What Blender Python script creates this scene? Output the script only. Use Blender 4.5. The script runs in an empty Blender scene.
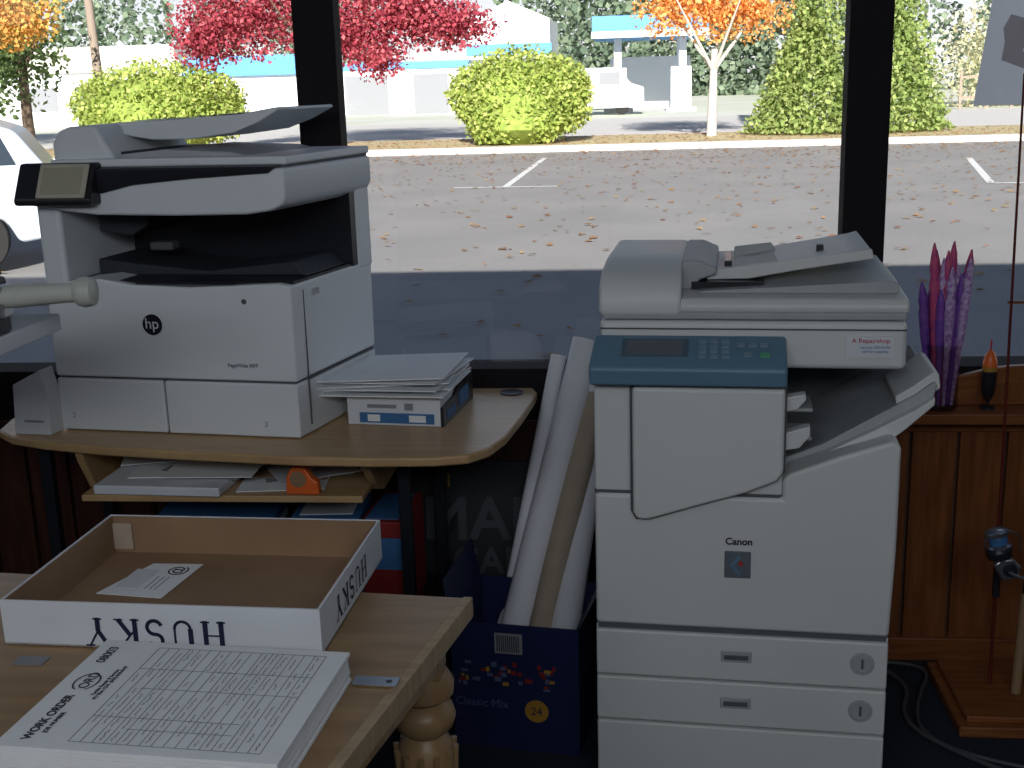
import bpy, math, random
from mathutils import Vector, Matrix
import numpy as np
random.seed(4); rng=np.random.default_rng(7)
S=bpy.context.scene
try:
    S.view_settings.view_transform='Standard'
except Exception: pass
R=math.radians

# ---------------- materials ----------------
def mat(name,col,rough=.5,metal=0,col2=None,scale=20,bump=0,stretch=(1,1,1),detail=3,spec=.4,coords='Object'):
    m=bpy.data.materials.new(name); m.use_nodes=True
    nt=m.node_tree; b=nt.nodes['Principled BSDF']
    b.inputs['Roughness'].default_value=rough; b.inputs['Metallic'].default_value=metal
    b.inputs['Specular IOR Level'].default_value=spec
    c=tuple(col)+(1,)
    c2=tuple(col2)+(1,) if col2 else tuple(x*.93 for x in col)+(1,)
    tc=nt.nodes.new('ShaderNodeTexCoord'); mp=nt.nodes.new('ShaderNodeMapping'); mp.inputs['Scale'].default_value=stretch
    no=nt.nodes.new('ShaderNodeTexNoise'); no.inputs['Scale'].default_value=scale; no.inputs['Detail'].default_value=detail
    rp=nt.nodes.new('ShaderNodeValToRGB'); rp.color_ramp.elements[0].color=c2; rp.color_ramp.elements[1].color=c
    rp.color_ramp.elements[0].position=.35; rp.color_ramp.elements[1].position=.65
    L=nt.links.new
    L(tc.outputs[coords],mp.inputs[0]); L(mp.outputs[0],no.inputs[0]); L(no.outputs[0],rp.inputs[0]); L(rp.outputs[0],b.inputs['Base Color'])
    if bump:
        bp=nt.nodes.new('ShaderNodeBump'); bp.inputs['Strength'].default_value=bump; bp.inputs['Distance'].default_value=.01
        L(no.outputs[0],bp.inputs['Height']); L(bp.outputs[0],b.inputs['Normal'])
    return m
def leafmat(name,flat=None,tf=.4):
    m=bpy.data.materials.new(name); m.use_nodes=True; nt=m.node_tree; nt.nodes.clear()
    d=nt.nodes.new('ShaderNodeBsdfDiffuse'); t=nt.nodes.new('ShaderNodeBsdfTranslucent'); mx=nt.nodes.new('ShaderNodeMixShader'); mx.inputs[0].default_value=tf
    o=nt.nodes.new('ShaderNodeOutputMaterial'); L=nt.links.new
    if flat:
        a=nt.nodes.new('ShaderNodeTexNoise'); r=nt.nodes.new('ShaderNodeValToRGB'); r.color_ramp.elements[0].color=tuple(x*.9 for x in flat)+(1,); r.color_ramp.elements[1].color=tuple(flat)+(1,); L(a.outputs[0],r.inputs[0]); out=r.outputs[0]
    else:
        a=nt.nodes.new('ShaderNodeAttribute'); a.attribute_name='Col'; out=a.outputs['Color']
    L(out,d.inputs[0]); L(out,t.inputs[0]); L(d.outputs[0],mx.inputs[1]); L(t.outputs[0],mx.inputs[2]); L(mx.outputs[0],o.inputs[0])
    return m
def glassmat(name='window_glass',g_=.03,tint=(1,1,1)):
    m=bpy.data.materials.new(name); m.use_nodes=True; nt=m.node_tree; nt.nodes.clear()
    t=nt.nodes.new('ShaderNodeBsdfTransparent'); t.inputs[0].default_value=tint+(1,); g=nt.nodes.new('ShaderNodeBsdfGlossy'); g.inputs['Roughness'].default_value=.03
    mx=nt.nodes.new('ShaderNodeMixShader'); mx.inputs[0].default_value=g_
    o=nt.nodes.new('ShaderNodeOutputMaterial'); L=nt.links.new
    L(t.outputs[0],mx.inputs[1]); L(g.outputs[0],mx.inputs[2]); L(mx.outputs[0],o.inputs[0]); return m

M=dict(
 hpw=mat('printer_white',(.74,.77,.80),.42,scale=3,col2=(.72,.75,.78)),
 hpg=mat('printer_grey',(.40,.42,.45),.5),
 blk=mat('black_plastic',(.018,.018,.024),.3),
 drk=mat('dark_cavity',(.03,.035,.045),.6),
 seam=mat('seam_dark',(.10,.105,.11),.7),
 scr=mat('touch_screen',(.42,.40,.30),.25,col2=(.38,.36,.27),scale=4),
 frame=mat('screen_frame',(.50,.46,.37),.35),
 can=mat('copier_white',(.64,.65,.64),.45,scale=3,col2=(.61,.62,.61)),
 can2=mat('copier_grey',(.38,.40,.41),.5),
 core=mat('copier_core',(.10,.11,.12),.6),
 blue=mat('panel_blue',(.12,.22,.31),.4),
 blue2=mat('panel_blue_dark',(.07,.12,.17),.3), badge=mat('badge_dark',(.13,.15,.18),.4),
 key=mat('key_blue',(.20,.30,.38),.5), green=mat('start_key',(.1,.38,.2),.4),
 red=mat('red_ink',(.50,.03,.03),.5), navy=mat('navy_ink',(.01,.015,.05),.7), ink=mat('black_ink',(.04,.04,.05),.8), gink=mat('grey_ink',(.25,.26,.28),.8), sink=mat('sign_ink',(.055,.06,.07),.8),board=mat('sign_black',(.010,.011,.016),.6),
 maple=mat('maple_laminate',(.52,.34,.17),.32,col2=(.43,.27,.13),scale=6,stretch=(1,12,1)),
 mapedge=mat('maple_edge',(.44,.28,.135),.45),
 oak=mat('oak_top',(.36,.225,.11),.38,col2=(.27,.165,.078),scale=4,stretch=(1,9,1),detail=6),
 oakl=mat('oak_light',(.42,.31,.18),.5,col2=(.34,.24,.14),scale=10,stretch=(1,8,1)),
 legm=mat('desk_metal',(.02,.022,.03),.35,.3),
 paper=mat('paper_white',(.80,.82,.84),.8,col2=(.77,.79,.81)),
 roll=mat('roll_paper',(.74,.75,.79),.7,col2=(.69,.70,.75),scale=4), rollk=mat('roll_tan',(.42,.34,.26),.8),
 cardw=mat('card_white',(.68,.70,.74),.7,col2=(.63,.65,.69),scale=8),
 kraft=mat('kraft_card',(.31,.195,.11),.85,col2=(.255,.155,.088),scale=6),
 cblue=mat('box_blue',(.010,.017,.07),.5), cyel=mat('box_yellow',(.42,.22,.03),.5), dred=mat('box_red',(.24,.02,.02),.5), dim=mat('box_print',(.10,.12,.22),.6),
 lblue=mat('label_blue',(.05,.16,.36),.5), orange=mat('orange_plastic',(.80,.15,.03),.35),
 wood=mat('panel_wood',(.25,.083,.026),.4,col2=(.15,.047,.013),scale=7,stretch=(7,7,.7),detail=5),
 woodshade=mat('panel_wood_shaded',(.06,.020,.011),.45,col2=(.03,.011,.007),scale=7,stretch=(7,7,.7),detail=5),  # same panel wood, shade around the desk put into the colour
 woodd=mat('ledge_wood',(.28,.10,.032),.35,col2=(.18,.057,.019),scale=6,stretch=(1,10,10)),
 wall=mat('wall_dark',(.10,.06,.04),.7), ceil=mat('ceiling_white',(.6,.6,.58),.9), carpet=mat('carpet_navy',(.020,.026,.045),.95,col2=(.008,.012,.022),scale=180,bump=.5),
 frm=mat('window_frame_dark',(.014,.011,.013),.7,spec=.12),
 metal=mat('steel',(.55,.56,.58),.3,.9), alum=mat('reel_silver',(.50,.52,.54),.25,.9), handle=mat('grip_grey',(.50,.52,.47),.45),
 cork=mat('cork',(.32,.20,.10),.8,scale=60), rod=mat('rod_brown',(.12,.02,.015),.25), cable=mat('cable_grey',(.07,.07,.08),.5),
 jar=glassmat('jar_glass',.14,(.80,.76,.76)), purple=mat('purple',(.14,.05,.34),.5,col2=(.24,.08,.40),scale=60), pink=mat('pink',(.65,.09,.20),.5,col2=(.40,.06,.22),scale=70), pinkw=mat('violet_pattern',(.32,.12,.45),.5,col2=(.6,.5,.7),scale=90),
 asph=mat('asphalt',(.31,.30,.295),.9,col2=(.27,.265,.265),scale=.6,detail=8,coords='Object'),
 road=mat('road',(.66,.64,.62),.9), conc=mat('concrete',(.62,.59,.54),.9,scale=3), grass=mat('grass',(.50,.46,.28),.95,col2=(.58,.45,.26),scale=1.5,detail=8),
 line=mat('paint_white',(.8,.8,.8),.8), bld=mat('siding_white',(.75,.77,.80),.8), bblue=mat('fascia_blue',(.10,.30,.60),.6), grav=mat('far_lot',(.70,.70,.65),.9,col2=(.60,.64,.50),scale=.15),
 bark=mat('bark',(.14,.10,.07),.9,scale=10,bump=.5), barkw=mat('bark_pale',(.55,.52,.48),.9,scale=10), polew=mat('pole_wood',(.30,.24,.19),.9),
 carp=mat('car_paint',(.62,.70,.78),.25,.1), carg=mat('car_glass',(.04,.055,.075),.08), tire=mat('tire',(.015,.015,.015),.8), tail=mat('tail_light',(.4,.02,.02),.2),
 leaf=leafmat('leaves'), flyer=leafmat('flyer_paper',(.93,.94,.97),.85), flyk=leafmat('flyer_print',(.50,.45,.45),.8), glass=glassmat())

# ---------------- helpers ----------------
def link(o,parent=None):
    S.collection.objects.link(o)
    if parent: o.parent=parent
    return o
def empty(name,loc=(0,0,0),rz=0):
    e=bpy.data.objects.new(name,None); e.location=loc; e.rotation_euler=(0,0,R(rz)); e.empty_display_size=.05
    return link(e)
def mesh(name,vs,fs,m,parent=None,bevel=0,smooth=False,seg=3,loc=None,rot=None):
    me=bpy.data.meshes.new(name); me.from_pydata([tuple(v) for v in vs],[],fs); me.update()
    import bmesh
    b=bmesh.new(); b.from_mesh(me); bmesh.ops.recalc_face_normals(b,faces=b.faces); b.to_mesh(me); b.free()
    if m: me.materials.append(m)
    if smooth:
        for p in me.polygons: p.use_smooth=True
    o=bpy.data.objects.new(name,me); link(o,parent)
    if loc: o.location=loc
    if rot: o.rotation_euler=rot
    if bevel:
        md=o.modifiers.new('bevel','BEVEL'); md.width=bevel; md.segments=seg; md.limit_method='ANGLE'; md.angle_limit=R(35)
        for p in me.polygons: p.use_smooth=True
        md.harden_normals=True
    return o
BF=[(0,1,3,2),(4,6,7,5),(0,4,5,1),(2,3,7,6),(0,2,6,4),(1,5,7,3)]
def box(name,x0,x1,y0,y1,z0,z1,m,parent=None,bevel=0,**k):
    return mesh(name,[(x,y,z) for x in (x0,x1) for y in (y0,y1) for z in (z0,z1)],BF,m,parent,bevel,**k)
def boxes(name,lst,m,parent=None,bevel=0):
    vs=[];fs=[]
    for (x0,x1,y0,y1,z0,z1) in lst:
        n=len(vs); vs+=[(x,y,z) for x in (x0,x1) for y in (y0,y1) for z in (z0,z1)]; fs+=[tuple(i+n for i in f) for f in BF]
    return mesh(name,vs,fs,m,parent,bevel)
def prism(name,poly,axis,lo,hi,m,parent=None,bevel=0,**k):
    def P(a,b,t):
        return {'x':(t,a,b),'y':(a,t,b),'z':(a,b,t)}[axis]
    n=len(poly); vs=[P(a,b,lo) for a,b in poly]+[P(a,b,hi) for a,b in poly]
    fs=[tuple(range(n)),tuple(range(2*n-1,n-1,-1))]+[(i,(i+1)%n,n+(i+1)%n,n+i) for i in range(n)]
    return mesh(name,vs,fs,m,parent,bevel,**k)
def lathe(name,prof,m,parent=None,loc=(0,0,0),rot=None,n=28,cap=True):
    vs=[];fs=[]
    for r,z in prof:
        for i in range(n):
            a=2*math.pi*i/n; vs.append((r*math.cos(a),r*math.sin(a),z))
    for j in range(len(prof)-1):
        for i in range(n): fs.append((j*n+i,j*n+(i+1)%n,(j+1)*n+(i+1)%n,(j+1)*n+i))
    if cap: fs.append(tuple(range(n))); fs.append(tuple(range((len(prof)-1)*n,len(prof)*n)))
    o=mesh(name,vs,fs,m,parent,0,True,loc=loc,rot=rot)
    md=o.modifiers.new('es','EDGE_SPLIT'); md.split_angle=R(40)
    return o
def rod(name,a,b,r,m,parent=None,r2=None,n=20,hollow=0):
    a=Vector(a);b=Vector(b);d=b-a;L=d.length
    q=d.to_track_quat('Z','Y').to_euler()
    prof=[(r,0),(r2 or r,L)]
    if hollow: prof=[(r-hollow,.05),(r-hollow,0),(r,0),(r,L),(r-hollow,L),(r-hollow,L-.15)]
    return lathe(name,prof,m,parent,a,q,n)
def tube(name,pts,r,m,parent=None):
    c=bpy.data.curves.new(name,'CURVE'); c.dimensions='3D'; c.bevel_depth=r; c.bevel_resolution=3
    s=c.splines.new('NURBS'); s.points.add(len(pts)-1)
    for i,p in enumerate(pts): s.points[i].co=tuple(p)+(1,)
    s.use_endpoint_u=True; s.order_u=3; c.materials.append(m)
    return link(bpy.data.objects.new(name,c),parent)
def text(name,body,size,loc,rot,m,parent=None,align='CENTER',ext=.0003,sx=1,off=0):
    c=bpy.data.curves.new(name,'FONT'); c.body=body; c.size=size; c.align_x=align; c.align_y='CENTER'; c.extrude=ext; c.offset=off; c.materials.append(m)
    o=link(bpy.data.objects.new(name,c),parent); o.location=loc; o.rotation_euler=rot; o.scale=(sx,1,1); return o
FR=(R(90),0,0)
def strokes(name,polys,w,m,parent,loc,rot,thick=.0006):
    vs=[];fs=[]
    for pl,ww in polys:
        for (a,b) in zip(pl[:-1],pl[1:]):
            a=Vector(a);b=Vector(b);d=(b-a).normalized();nn=Vector((-d.y,d.x))*ww/2;e=d*ww*.12
            n=len(vs)
            for p in (a-e-nn,b+e-nn,b+e+nn,a-e+nn): vs.append((p.x*w,p.y*w,thick))
            fs.append((n,n+1,n+2,n+3))
    return mesh(name,vs,fs,m,parent,loc=loc,rot=rot)
def husky(name,h,m,parent,loc,rot):
    T=.17;t=.06;x=0;P=[]
    def ser(cx,y,w=.3): P.append(([(x+cx-w/2,y),(x+cx+w/2,y)],t))
    for cx in (.18,.72): P.append(([(x+cx,0),(x+cx,1)],T)); ser(cx,.03);ser(cx,.97)
    P.append(([(x+.18,.5),(x+.72,.5)],t)); x+=1.05
    arc=[(x+.45-.27*math.cos(a),.3-.27*math.sin(a)) for a in np.linspace(0,math.pi,10)]
    P.append(([(x+.18,1),(x+.18,.3)],T));P.append((arc,.1));P.append(([(x+.72,.3),(x+.72,1)],.08)); ser(.18,.97);ser(.72,.97); x+=1.05
    s1=[(x+.33+.22*math.cos(a),.73+.22*math.sin(a)) for a in np.linspace(R(20),R(250),12)]
    s2=[(x+.36+.25*math.cos(a),.27+.24*math.sin(a)) for a in np.linspace(R(75),R(-160),12)]
    P.append((s1+s2,.13)); x+=.85
    P.append(([(x+.18,0),(x+.18,1)],T)); ser(.18,.03);ser(.18,.97)
    P.append(([(x+.22,.42),(x+.7,.97)],.07)); P.append(([(x+.36,.58),(x+.74,.03)],.16)); ser(.7,.97);ser(.74,.03); x+=1.02
    P.append(([(x+.45,0),(x+.45,.45)],T)); P.append(([(x+.45,.45),(x+.14,.97)],.15)); P.append(([(x+.45,.45),(x+.76,.97)],.07)); ser(.14,.97);ser(.76,.97);ser(.45,.03); x+=.9
    P=[([(a-x/2,b-.5) for a,b in pl],w) for pl,w in P]
    return strokes(name,P,h,m,parent,loc,rot)

# ---------------- foliage ----------------
def leaves(name,blobs,n,size,cols,parent=None,shell=.55,cone=False):
    vol=np.array([b[3]*b[4]*b[5] for b in blobs])**.7; pr=vol/vol.sum()
    idx=rng.choice(len(blobs),n,p=pr); B=np.array(blobs)[idx]
    d=rng.normal(size=(n,3)); d/=np.linalg.norm(d,axis=1)[:,None]
    rad=(shell+(1-shell)*rng.random(n))*(1+.05*rng.normal(size=n))
    if cone:
        h=rng.random(n)**1.3; a=rng.random(n)*2*math.pi; rr=(1-h)**.85*(.6+.45*rng.random(n))
        C=np.stack([B[:,0]+B[:,3]*rr*np.cos(a),B[:,1]+B[:,4]*rr*np.sin(a),B[:,2]+B[:,5]*h],1)
    else: C=B[:,:3]+d*rad[:,None]*B[:,3:]
    C[:,2]=np.maximum(C[:,2],.08)
    s=size*(.6+.8*rng.random(n))
    u=rng.normal(size=(n,3)); u/=np.linalg.norm(u,axis=1)[:,None]
    w=np.cross(u,rng.normal(size=(n,3))); w/=np.linalg.norm(w,axis=1)[:,None]
    u=u*s[:,None]/2; w=w*s[:,None]/2*.8
    V=np.stack([C-u,C-w*.9,C+u,C+w*.9],1).reshape(-1,3)
    me=bpy.data.meshes.new(name); me.from_pydata(V.tolist(),[],[(4*i,4*i+1,4*i+2,4*i+3) for i in range(n)])
    ca=me.color_attributes.new('Col','FLOAT_COLOR','POINT')
    cc=np.array(cols)[rng.integers(0,len(cols),n)]*(.8+.4*rng.random((n,1)))
    cc=np.repeat(np.concatenate([cc,np.ones((n,1))],1),4,0).astype(np.float32); ca.data.foreach_set('color',cc.ravel())
    me.materials.append(M['leaf']); return link(bpy.data.objects.new(name,me),parent)

# ================= ROOM =================
X0,X1,Y0,YW=-6.5,6.5,-3.0,3.02; WT=.14; ZT=2.62
box('floor',X0-.2,X1+.2,Y0-.2,YW+WT,-.1,0,M['carpet'])
box('ceiling',X0-.2,X1+.2,Y0-.2,YW+WT,ZT,ZT+.16,M['ceil'])
box('wall_south',X0-.2,X1+.2,Y0-.2,Y0,0,ZT,M['wall'])
box('wall_west',X0-.2,X0,Y0,YW,0,ZT,M['wall']); box('wall_east',X1,X1+.2,Y0,YW,0,ZT,M['wall'])
boxes('wall_north',[(X0-.2,X1+.2,YW,YW+WT,0,.70),(X0-.2,X1+.2,YW,YW+WT,2.3,ZT)],M['wall'])
posts=[(-6.5,-6.4),(-4.88,-4.78),(-3.52,-3.42),(-2.17,-2.07),(-.835,-.73),(.51,.612),(1.85,1.95),(3.2,3.3),(4.55,4.65),(6.4,6.5)]
fr=[(X0,X1,YW+.005,YW+.12,.70,.79),(X0,X1,YW+.005,YW+.12,2.24,2.3)]
fr+=[(a,b,YW-.005,YW+.065,.70,2.3) for a,b in posts]
boxes('trim_window_frame',fr,M['frm'],bevel=.003)
for i,(p,q) in enumerate(zip(posts[:-1],posts[1:])):
    box('window_%d'%(i+1),p[1]+.002,q[0]-.002,YW+.045,YW+.05,.785,2.245,M['glass'])
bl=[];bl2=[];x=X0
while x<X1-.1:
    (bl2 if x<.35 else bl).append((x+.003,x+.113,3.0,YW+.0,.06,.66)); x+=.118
boxes('trim_wainscot',bl,M['wood'],bevel=.004); boxes('trim_wainscot_shaded',bl2,M['woodshade'],bevel=.004)  # left boards take the shaded wood copy
box('baseboard_north',.36,X1,2.985,YW,0,.065,M['woodd'],bevel=.004); box('baseboard_north_shaded',X0,.36,2.985,YW,0,.065,M['woodshade'],bevel=.004)  # left length painted in the shaded wood too
boxes('trim_ledge',[(.60,6.4,2.90,YW+.004,.672,.70),(.60,6.4,2.985,3.0,.63,.672)],M['woodd'],bevel=.004)
boxes('trim_sill',[(X0,.595,2.99,YW+.004,.67,.70)],M['frm'],bevel=.003)

# ================= COPIER =================
c=empty('photocopier',(-.08,2.31,0),-4.7)
W=.584
box('base_core',.008,W-.008,.004,.57,.03,.415,M['core'],c)
box('side_left',0,.01,.0,.57,.03,.412,M['can'],c); box('side_right',W-.01,W,0,.57,.03,.412,M['can'],c)
for i,(a,b) in enumerate([(.307,.408),(.204,.302),(.045,.199)]):
    box('drawer_%d'%(i+1),.0,W,-.014,.02,a,b,M['can'],c,.005)
    if i<2:
        zc=(a+b)/2+.005
        box('drawer_handle_%d'%(i+1),.255,.318,-.0165,-.010,zc-.013,zc+.013,M['can2'],c,.003)
        box('drawer_grip_%d'%(i+1),.262,.311,-.0185,-.012,zc-.006,zc+.004,M['core'],c,.001)
        lathe('drawer_dial_%d'%(i+1),[(.024,0),(.024,.004),(.018,.005),(.0175,.002)],M['can2'],c,(.535,-.013,zc),(R(90),0,0))
        box('dial_slot_%d'%(i+1),.533,.537,-.019,-.014,zc-.01,zc+.01,M['core'],c)
for i,(x,y) in enumerate([(.06,.06),(.52,.06),(.06,.5),(.52,.5)]): lathe('caster_%d'%i,[(.022,0),(.025,.01),(.025,.035)],M['blk'],c,(x,y,0))
prism('cabinet',[(0,.42),(W,.42),(W+.006,.60),(W+.006,.815),(.575,.828),(.48,.795),(.385,.757),(.37,.745),(.37,.705),(0,.705)],'y',-.012,.57,M['can'],c,.009)
box('cabinet_shadow_gap',.004,W-.004,-.004,.56,.408,.424,M['core'],c)
box('column',.0,.37,-.006,.56,.708,.936,M['can'],c,.006)
box('column_seam',-.0005,.37,-.0055,.5,.703,.711,M['seam'],c)
prism('front_door',[(.078,.932),(.370,.932),(.370,.765),(.358,.748),(.30,.722),(.20,.690),(.11,.660),(.088,.660),(.079,.675)],'y',-.038,-.004,M['can'],c,.008)
prism('front_door_gap',[(.072,.936),(.374,.936),(.374,.762),(.360,.743),(.30,.715),(.20,.683),(.11,.653),(.084,.653),(.073,.672)],'y',-.0145,-.002,M['seam'],c)
prism('control_panel',[(-.050,.938),(-.054,.972),(-.046,.980),(.058,1.018),(.058,.94)],'x',-.004,.372,M['blue'],c,.006)
A=math.atan2(.038,.104)
def slope(name,x0,x1,t0,t1,h,m):
    o=box(name,x0,x1,t0,t1,0,h,m,c,.0008); o.location=(0,-.046,.980); o.rotation_euler=(A,0,0); return o
slope('lcd',.055,.185,.028,.092,.0015,M['blue2']); slope('lcd_glass',.065,.175,.035,.086,.0022,M['badge'])
for r_ in range(4):
    for k in range(3): slope('num_key_%d_%d'%(r_,k),.205+k*.022,.220+k*.022,.024+r_*.018,.035+r_*.018,.003,M['key'])
for r_ in range(3): slope('fn_key_%d'%r_,.278+r_*.022,.293+r_*.022,.065,.078,.003,M['key'])
slope('start_key',.322,.340,.028,.042,.004,M['green']); slope('stop_key',.290,.306,.03,.043,.003,M['key'])
box('neck',.004,.37,.05,.55,.936,.956,M['core'],c)
box('cavity_back',.37,W,.43,.56,.75,.955,M['core'],c)
box('cavity_liner',.3695,.372,.02,.43,.76,.93,M['core'],c)
box('cavity_roof',.37,W,.09,.45,.945,.956,M['core'],c)
prism('output_tray',[(.372,.762),(.45,.795),(.55,.855),(.62,.897),(.655,.925),(.662,.920),(.655,.89),(.59,.835),(.50,.79),(.372,.75)],'y',.07,.42,M['can2'],c,.003)
prism('output_tray_edge',[(.372,.750),(.45,.782),(.55,.835),(.62,.875),(.655,.900),(.655,.885),(.60,.832),(.585,.820),(.48,.778),(.372,.742)],'y',.045,.075,M['can'],c,.003)
prism('tray_wing',[(.585,.892),(.62,.915),(.655,.943),(.665,.94),(.670,.910),(.64,.888),(.59,.862)],'y',.08,.26,M['can'],c,.004)
for k in range(2):
    box('exit_flap_%d'%k,.372,.425,.02,.12,.815+.058*k,.823+.058*k,M['can2'],c,.003)
prism('exit_lever',[(.372,.80),(.40,.805),(.42,.83),(.42,.85),(.40,.845),(.372,.835)],'y',.0,.03,M['can'],c,.003)
prism('exit_lever_b',[(.372,.875),(.395,.88),(.412,.90),(.41,.912),(.372,.905)],'y',.01,.04,M['can'],c,.003)
box('scanner',.006,.60,.058,.57,.950,1.045,M['can'],c,.012)
box('scanner_seam',.008,.598,.0565,.56,1.028,1.031,M['seam'],c)
box('lid_plate',.012,.598,.062,.56,1.047,1.062,M['can2'],c,.004)
prism('lid',[(.066,1.060),(.062,1.075),(.075,1.088),(.30,1.096),(.50,1.096),(.555,1.085),(.56,1.060)],'x',.165,.602,M['can'],c,.006)
prism('feeder_head',[(.060,1.052),(.058,1.088),(.075,1.118),(.12,1.140),(.22,1.152),(.48,1.152),(.55,1.12),(.56,1.055)],'x',.004,.168,M['can'],c,.012)
prism('feeder_cover',[(.165,1.09),(.165,1.150),(.20,1.150),(.235,1.135),(.235,1.122),(.20,1.11),(.19,1.09)],'y',.16,.50,M['can2'],c,.005)
box('feeder_mouth',.185,.33,.15,.49,1.094,1.108,M['blk'],c)
prism('eject_tray',[(.20,1.090),(.20,1.094),(.57,1.115),(.588,1.108),(.588,1.090)],'y',.12,.52,M['can2'],c,.003)
prism('input_tray',[(.215,1.122),(.30,1.125),(.52,1.162),(.54,1.168),(.54,1.158),(.52,1.150),(.32,1.116),(.215,1.112)],'y',.19,.50,M['can'],c,.003)
prism('input_tray_lip',[(.215,1.108),(.215,1.126),(.50,1.164),(.54,1.170),(.545,1.15),(.40,1.128),(.30,1.110)],'y',.178,.192,M['can'],c,.003)
for k,y in enumerate((.25,.42)): prism('paper_guide_%d'%k,[(.27,1.12),(.27,1.143),(.35,1.152),(.36,1.135)],'y',y,y+.012,M['can2'],c,.002)
box('guide_mark',.44,.455,.30,.32,1.145,1.163,M['blk'],c,.002); box('guide_mark_b',.25,.265,.26,.40,1.122,1.135,M['blk'],c,.002)
box('copier_label',.485,.575,.0545,.058,.975,1.018,M['cardw'],c)
text('label_text','A Repairshop',.013,(.532,.054,1.009),FR,M['red'],c); text('label_text2','service 555-0134\ncall for supplies',.008,(.54,.054,.992),FR,M['lblue'],c)
box('brand_badge',.260,.312,-.0155,-.011,.535,.592,M['badge'],c,.002)
prism('badge_mark',[(.287,.568),(.291,.573),(.298,.566),(.293,.560)],'y',-.0168,-.014,M['red'],c); prism('badge_mark_b',[(.270,.562),(.288,.585),(.293,.580),(.279,.562),(.293,.545),(.289,.540)],'y',-.0162,-.014,M['blue'],c)
text('brand_text','Canon',.020,(.288,-.013,.612),FR,M['ink'],c,off=.0006)

# ================= DESK =================
d=empty('computer_desk',(0,0,0))
top=[(-1.50,2.99),(-1.52,2.70),(-1.50,2.60),(-1.44,2.545),(-1.34,2.505),(-1.19,2.465),(-.95,2.425),(-.71,2.392),(-.55,2.385),(-.42,2.390),(-.35,2.41),(-.31,2.46),(-.285,2.55),(-.265,2.70),(-.25,2.85),(-.245,2.94),(-.26,2.985)]
prism('desk_top',top,'z',.728,.75,M['maple'],d,.006)
lathe('grommet',[(.03,0),(.03,.003),(.02,.003)],M['blk'],d,(-.31,2.93,.75))
for nm,(x,y) in {'leg_front':(-.53,2.60),'leg_rear':(-.50,2.90),'leg_left_front':(-1.40,2.62),'leg_left_rear':(-1.40,2.92)}.items():
    box(nm,x-.014,x+.014,y-.014,y+.014,.02,.728,M['legm'],d,.004)
box('foot_right',-.56,-.48,2.45,2.96,0,.03,M['legm'],d,.006); box('foot_left',-1.43,-1.37,2.45,2.96,0,.03,M['legm'],d,.006)
box('keyboard_shelf',-1.25,-.60,2.47,2.90,.618,.634,M['maple'],d,.003)
box('low_shelf',-1.385,-.52,2.62,2.93,.24,.256,M['legm'],d,.003)
prism('bracket_right',[(2.46,.728),(2.47,.70),(2.56,.62),(2.62,.60),(2.90,.60),(2.90,.728)],'x',-.60,-.582,M['mapedge'],d,.003)
prism('bracket_left',[(2.50,.728),(2.51,.70),(2.56,.62),(2.62,.60),(2.90,.60),(2.90,.728)],'x',-1.27,-1.252,M['mapedge'],d,.003)
t=empty('paper_tray',(-1.22,2.47,.635),-3)
box('tray_base',0,.30,0,.34,0,.022,M['cardw'],t,.004)
for i,(x,y,r_,k) in enumerate([(.10,.05,8,0),(.16,.10,-14,1),(.05,.12,20,0),(.19,.03,5,0)]):
    box('sheet_%d'%i,0,.21,0,.16,0,.002,M['paper'] if not k else M['gink'],t,loc=(x-.04,y,.023+.003*i),rot=(0,0,R(r_)))
pp=empty('loose_papers',(-.895,2.49,.635),6)
for i,(x,y,r_,mm) in enumerate([(0,0,0,'paper'),(.06,.05,14,'gink'),(-.0,.09,-10,'kraft'),(.10,.02,25,'cardw')]): box('sheet_%d'%i,0,.2,0,.15,.003*i,.003*i+.002,M[mm],pp,loc=(x,y,0),rot=(0,0,R(r_)))
td=empty('tape_dispenser',(-.745,2.475,.6355),-4)
prism('body',[(-.03,0),(-.028,.04),(-.015,.062),(.018,.062),(.03,.04),(.045,.03),(.047,0)],'y',0,.022,M['orange'],td,.004)
lathe('tape_roll',[(.012,0),(.019,0),(.019,.018),(.012,.018)],M['kraft'],td,(.0,-.001,.036),(R(-90),0,0))
b=empty('envelope_carton',(-.83,2.66,.2565),4)
box('carton',0,.17,0,.22,0,.25,M['lblue'],b,.003); box('label',.02,.15,-.002,0,.05,.18,M['cardw'],b); box('label_top',.02,.15,.03,.20,.25,.252,M['cardw'],b)
b=empty('toner_box',(-.655,2.65,.2565),-3)
box('carton',0,.105,0,.22,0,.25,M['dred'],b,.003); box('band',.0,.105,-.002,0,.13,.21,M['lblue'],b); box('top_label',.01,.09,.02,.2,.25,.252,M['lblue'],b)
b=empty('magazine_stack',(-1.18,2.64,.2565),2)
for i in range(8): box('mag_%d'%i,0,.30,0,.22,i*.03,i*.03+.026,[M['cardw'],M['lblue'],M['gink']][i%3],b,.002,rot=(0,0,R(random.uniform(-4,4))))
b=empty('small_carton',(-1.440,2.565,.7505),-8)
prism('carton',[(0,0),(.095,0),(.098,.10),(.085,.155),(.01,.118)],'y',0,.05,M['cardw'],b,.002); box('label',.03,.08,-.001,0,.03,.035,M['gink'],b)

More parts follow.
